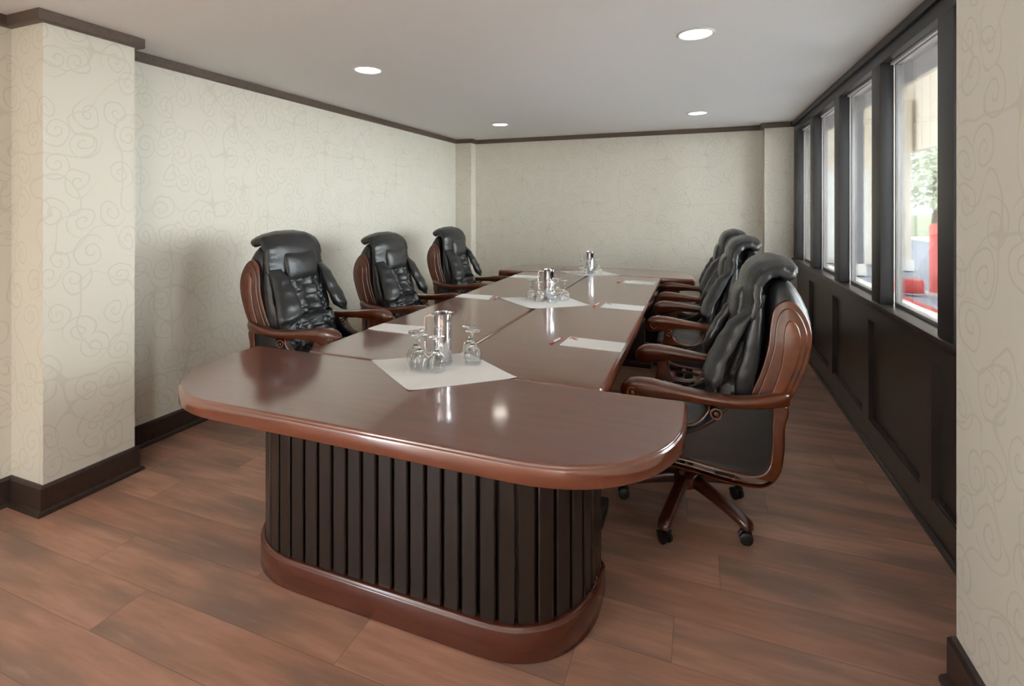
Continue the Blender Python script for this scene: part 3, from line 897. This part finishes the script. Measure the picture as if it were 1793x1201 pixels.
def pen(x, y, ang, lab):
    t = thing('pen', lab, 'pen', (x, y, Z), ang, 'white and red pens on the table')
    def rod(prof, nm, mt):
        bm = bmesh.new(); lathe(bm, prof, 14)
        bmesh.ops.transform(bm, matrix=Matrix.Translation((0, 0, .0062)) @ Matrix.Rotation(PI / 2, 4, 'Y'), verts=bm.verts[:])
        return mesh_obj(nm, bm, mt, t)
    rod([(0, -.052), (.0056, -.052), (.0058, 0), (.0056, .045), (0, .045)], 'barrel', M['whiteplastic'])
    rod([(0, -.072), (.002, -.071), (.0058, -.058), (.0060, -.030), (.0056, -.0295), (0, -.0295)][::-1], 'grip', M['red'])
    rod([(0, .045), (.0056, .045), (.0054, .058), (.0035, .06), (.0032, .066), (0, .066)], 'cap', M['red'])
    bm = bmesh.new(); box(bm, .015, .055, -.0018, .0018, .0124, .0142, bev=.0006); mesh_obj('clip', bm, M['red'], t)
pen(-.703, 2.505, R(78), 'white and red pen beside the first notepad on the window side')
pen(-.690, 3.530, R(80), 'white and red pen beside the middle notepad on the window side')
pen(-.705, 4.700, R(84), 'white and red pen beside the farthest notepad on the window side')
pen(-1.465, 2.440, R(100), 'white and red pen beside the first notepad of the left half')
pen(-1.460, 3.520, R(100), 'white and red pen beside the middle notepad of the left half')
def goblet(lab, x, y, z, grp):
    bm = bmesh.new()
    pr = [(.0335, 0), (.0365, .012), (.0385, .028), (.0375, .045), (.032, .060), (.022, .073), (.011, .083), (.0055, .092), (.0042, .105), (.0042, .120), (.0065, .132), (.018, .139), (.033, .143), (.0335, .1445), (.028, .1455), (0, .1462)]
    inn = [(0, .079), (.008, .077), (.020, .070), (.0300, .058), (.0357, .044), (.0368, .028), (.0349, .012), (.0323, 0)]
    lathe(bm, inn + pr, 28)
    o = mesh_obj('water_goblet', bm, M['glass'], angle=60)
    o.location = (x, y, z)
    return tag(o, lab, 'glass', grp)
def jug(x, y, rz, lab):
    t = thing('chrome_jug', lab, 'jug', (x, y, ZC), rz, 'chrome jugs down the table centre')
    bm = bmesh.new()
    lathe(bm, [(0, 0), (.040, 0), (.042, .003), (.042, .022), (.039, .025), (0, .025)], 36)
    mesh_obj('base_ring', bm, M['steel'], t)
    bm = bmesh.new()
    lathe(bm, [(0, .025), (.038, .025), (.039, .03), (.0385, .20), (.0395, .222), (.0405, .228), (.0385, .229), (.0372, .222), (.0365, .19), (0, .186)], 40)
    for v in bm.verts:      # pouring lip
        if v.co.z > .205:
            a = math.atan2(v.co.y, v.co.x); k = math.exp(-(a / .35) ** 2) * (v.co.z - .205) / .024
            v.co.x += .014 * k; v.co.z += .006 * k
    mesh_obj('body', bm, M['chrome'], t)
    bm = bmesh.new(); lathe(bm, [(0, .20), (.030, .205), (.036, .213), (.0362, .217), (.012, .222), (.010, .230), (0, .232)], 30)
    mesh_obj('lid', bm, M['plastic'], t)
    bm = bmesh.new()
    pts = cat([(-.036, 0, .212), (-.055, 0, .219), (-.074, 0, .212), (-.080, 0, .190), (-.079, 0, .13), (-.077, 0, .075), (-.068, 0, .052), (-.050, 0, .048), (-.036, 0, .052)], 5, closed=False)
    secs = []
    for i, p in enumerate(pts):
        tt = (pts[min(i + 1, len(pts) - 1)] - pts[max(i - 1, 0)]).normalized(); nn = Vector((tt.z, 0, -tt.x))
        secs.append([p + nn * .003 + Vector((0, .012, 0)), p + nn * .003 - Vector((0, .012, 0)), p - nn * .003 - Vector((0, .012, 0)), p - nn * .003 + Vector((0, .012, 0))])
    loft(bm, secs)
    mesh_obj('handle', bm, M['chrome'], t, angle=50)
def W_(px, py, z):
    f = 868; d = f * (1.465 - z) / (py - 362); r = (px - 896.5) / f * d; a = math.atan(328.5 / f)
    return r * math.cos(a) - d * math.sin(a), r * math.sin(a) + d * math.cos(a)
sets = [
    ('nearest the camera', (-1.075, 1.965), [(-.112, -.045, 'leftmost'), (-.06, -.098, 'front left'), (.022, -.092, 'front right'), (.122, .055, 'rightmost'), (.07, .13, 'rearmost')]),
    ('in the middle', (-1.065, 3.60), [(-.135, -.02, 'leftmost'), (-.045, -.095, 'front left'), (.055, -.085, 'front right'), (.115, .03, 'rightmost'), (.04, .115, 'rearmost')]),
    ('farthest away', (-1.085, 5.20), [(-.075, -.07, 'front left'), (.0, -.095, 'front right'), (.09, .0, 'rightmost'), (-.02, .105, 'rearmost')]),
]
jlab = ['chrome handled jug nearest the camera among upturned goblets', 'chrome handled jug at the middle of the table among goblets', 'chrome handled jug at the far end of the table']
jrot = [R(15), R(15), R(15)]
for i, (wh, (x, y), gl) in enumerate(sets):
    jug(x, y, jrot[i], jlab[i])
    for (dx, dy, nm) in gl:
        goblet('upturned clear goblet, %s of those around the jug %s' % (nm, wh), x + dx, y + dy, ZC, 'upturned goblets around the jugs')

# ------------------------------------------------------------------ outside, beyond the window wall
simple('ground_outside', [(1.3, 60, -14, 80, -.12, -.02)], M['asphalt'])
simple('ground_sidewalk', [(1.3, 3.0, -14, 60, -.02, .03)], M['concrete'])
simple('ground_road', [(9, 60, -14, 80, -.02, -.01)], M['concrete'])  # sunlit stretch of road, the sunlight put into the pale colour
o = simple('canopy_fascia', [(4.6, 4.75, 1.0, 22, 2.74, 5.2)], M['ext_cream'], kind=False); tag(o, 'cream canopy fascia outside the windows', 'canopy')
bm = bmesh.new()
for k in range(30):
    box(bm, 4.585, 4.6, 8 + k * .42, 8 + k * .42 + .05, 2.76, 5.1)
b_ = mesh_obj('fascia_batten', bm, M['ext_cream'], o, smooth=False)
simple('ceiling_canopy', [(1.35, 4.6, 1.0, 14.9, 4.3, 4.5)], M['ext_cream'])
o = simple('entrance_block', [(1.35, 4.4, 15.0, 15.6, 0, 6)], M['ext_cream'], kind=False); tag(o, 'cream wall of the entrance block seen through the far panes', 'building')
for k, (a, b, z0, z1) in enumerate([(3.0, 3.4, .1, 2.4), (3.6, 4.0, .1, 2.4)]):
    bm = bmesh.new(); box(bm, a, b, 14.97, 15.0, z0, z1); mesh_obj('door_panel', bm, M['ext_white'], o, smooth=False)
def pillar(x, y, w, lab, mat=M['ext_cream'], h=3.9):
    t = thing('canopy_column', lab, 'column', (x, y, 0), 0, 'columns under the canopy')
    bm = bmesh.new(); box(bm, -w / 2, w / 2, -w / 2, w / 2, 0, h, bev=.02); mesh_obj('shaft', bm, mat, t)
    bm = bmesh.new(); box(bm, -w / 2 - .04, w / 2 + .04, -w / 2 - .04, w / 2 + .04, 0, .25, bev=.02); mesh_obj('footing', bm, M['concrete'], t)
pillar(3.15, 12.6, .22, 'slim grey column seen through the third pane', M['ext_grey'])
pillar(4.38, 13.9, .26, 'cream canopy column at the edge of the nearest full pane', M['ext_cream'])
def bollard(x, y):
    t = thing('red_bollard', 'tall red post standing outside the nearest full pane', 'post', (x, y, -.02))
    bm = bmesh.new(); lathe(bm, [(0, 0), (.16, 0), (.16, 1.16), (.13, 1.2), (0, 1.22)], 28); mesh_obj('post_body', bm, NT('hazed_red_paint').set(lin(200, 92, 84), .5).m, t)  # red paled in its colour for glass haze and overexposure
    bm = bmesh.new(); lathe(bm, [(0, 0), (.2, 0), (.2, .05), (0, .05)], 28); mesh_obj('post_foot', bm, M['concrete'], t)
bollard(3.78, 10.3)
bm = bmesh.new(); box(bm, -.2, .2, -.12, .12, .03, .26, bev=.04)
o = mesh_obj('red_planter', bm, M['ext_red']); o.location = (3.25, 10.1, 0); tag(o, 'low red box on the pavement outside the nearest full pane', 'planter')
# red painted kerb, curved
bm = bmesh.new()
pts = cat([(3.0, 9.6, .02), (3.0, 9.0, .02), (3.03, 8.4, .02), (3.15, 7.6, .02), (3.4, 7.0, .02)], 6, closed=False)
secs = []
for i, p in enumerate(pts):
    secs.append([p + Vector((-.04, 0, -.07)), p + Vector((.04, 0, -.07)), p + Vector((.04, 0, .03)), p + Vector((-.04, 0, .03))])
loft(bm, secs); o = mesh_obj('red_kerb', bm, M['ext_red']); tag(o, 'red painted kerb outside the windows', 'kerb')
def tree(x, y, h, r, lab, sd):
    rnd = random.Random(sd)
    t = thing('street_tree', lab, 'tree', (x, y, -.02), 0, 'trees beyond the road')
    bm = bmesh.new(); tube(bm, [(0, 0, 0), (.05, 0, h * .3), (0, .05, h * .6)], [.16, .12, .07]); mesh_obj('trunk', bm, M['bark'], t)
    bm = bmesh.new()
    for k in range(900):
        while True:
            p = Vector((rnd.uniform(-1, 1), rnd.uniform(-1, 1), rnd.uniform(-1, 1)))
            if p.length < 1: break
        p = Vector((p.x * r, p.y * r, h * .62 + p.z * h * .36))
        s_ = .16; q = Vector((rnd.gauss(0, 1), rnd.gauss(0, 1), rnd.gauss(0, 1))).normalized(); w = q.orthogonal().normalized(); u = q.cross(w)
        bm.faces.new([bm.verts.new(p + w * s_), bm.verts.new(p + u * s_ * .6), bm.verts.new(p - w * s_), bm.verts.new(p - u * s_ * .6)])
    mesh_obj('foliage', bm, M['leaf'], t, smooth=False, fix=False)
tree(9.5, 26.5, 5.2, 1.9, 'leafy tree seen through the nearest full pane', 1)
tree(13.5, 33, 6, 2.6, 'tree farther off beyond the road', 2)
bm = bmesh.new()
rnd = random.Random(5)
for k in range(60):
    x = 8 + k * .35; box(bm, x, x + .38, 30 + rnd.random() * .3, 31, -.02, 1.0 + rnd.random() * .25, bev=.06)
o = mesh_obj('hedge', bm, M['leaf']); tag(o, 'pale green hedge across the road', 'hedge')

# ------------------------------------------------------------------ light and camera
wd = bpy.data.worlds.new('sky'); S.world = wd; wd.use_nodes = True
bg = wd.node_tree.nodes['Background']; bg.inputs[0].default_value = (.90, .96, 1.0, 1); bg.inputs[1].default_value = 12

cam = bpy.data.cameras.new('camera'); co = bpy.data.objects.new('camera', cam); COL.objects.link(co); S.camera = co
f_px, Wp, Hp, hor = 868, 1793, 1201, 362
cam.sensor_width = 36; cam.sensor_fit = 'HORIZONTAL'; cam.lens = 36 * f_px / Wp
co.location = (0, 0, 1.465); co.rotation_euler = (PI / 2, 0, math.atan(328.5 / f_px))
cam.shift_y = -(Hp / 2 - hor) / Wp
cam.clip_start = .05; cam.clip_end = 300
S.view_settings.view_transform = 'Standard'; S.view_settings.look = 'None'; S.view_settings.gamma = 1
S.view_settings.exposure = .8; S.view_settings.use_curve_mapping = False
S.cycles.max_bounces = 10; S.cycles.transmission_bounces = 10; S.cycles.transparent_max_bounces = 12
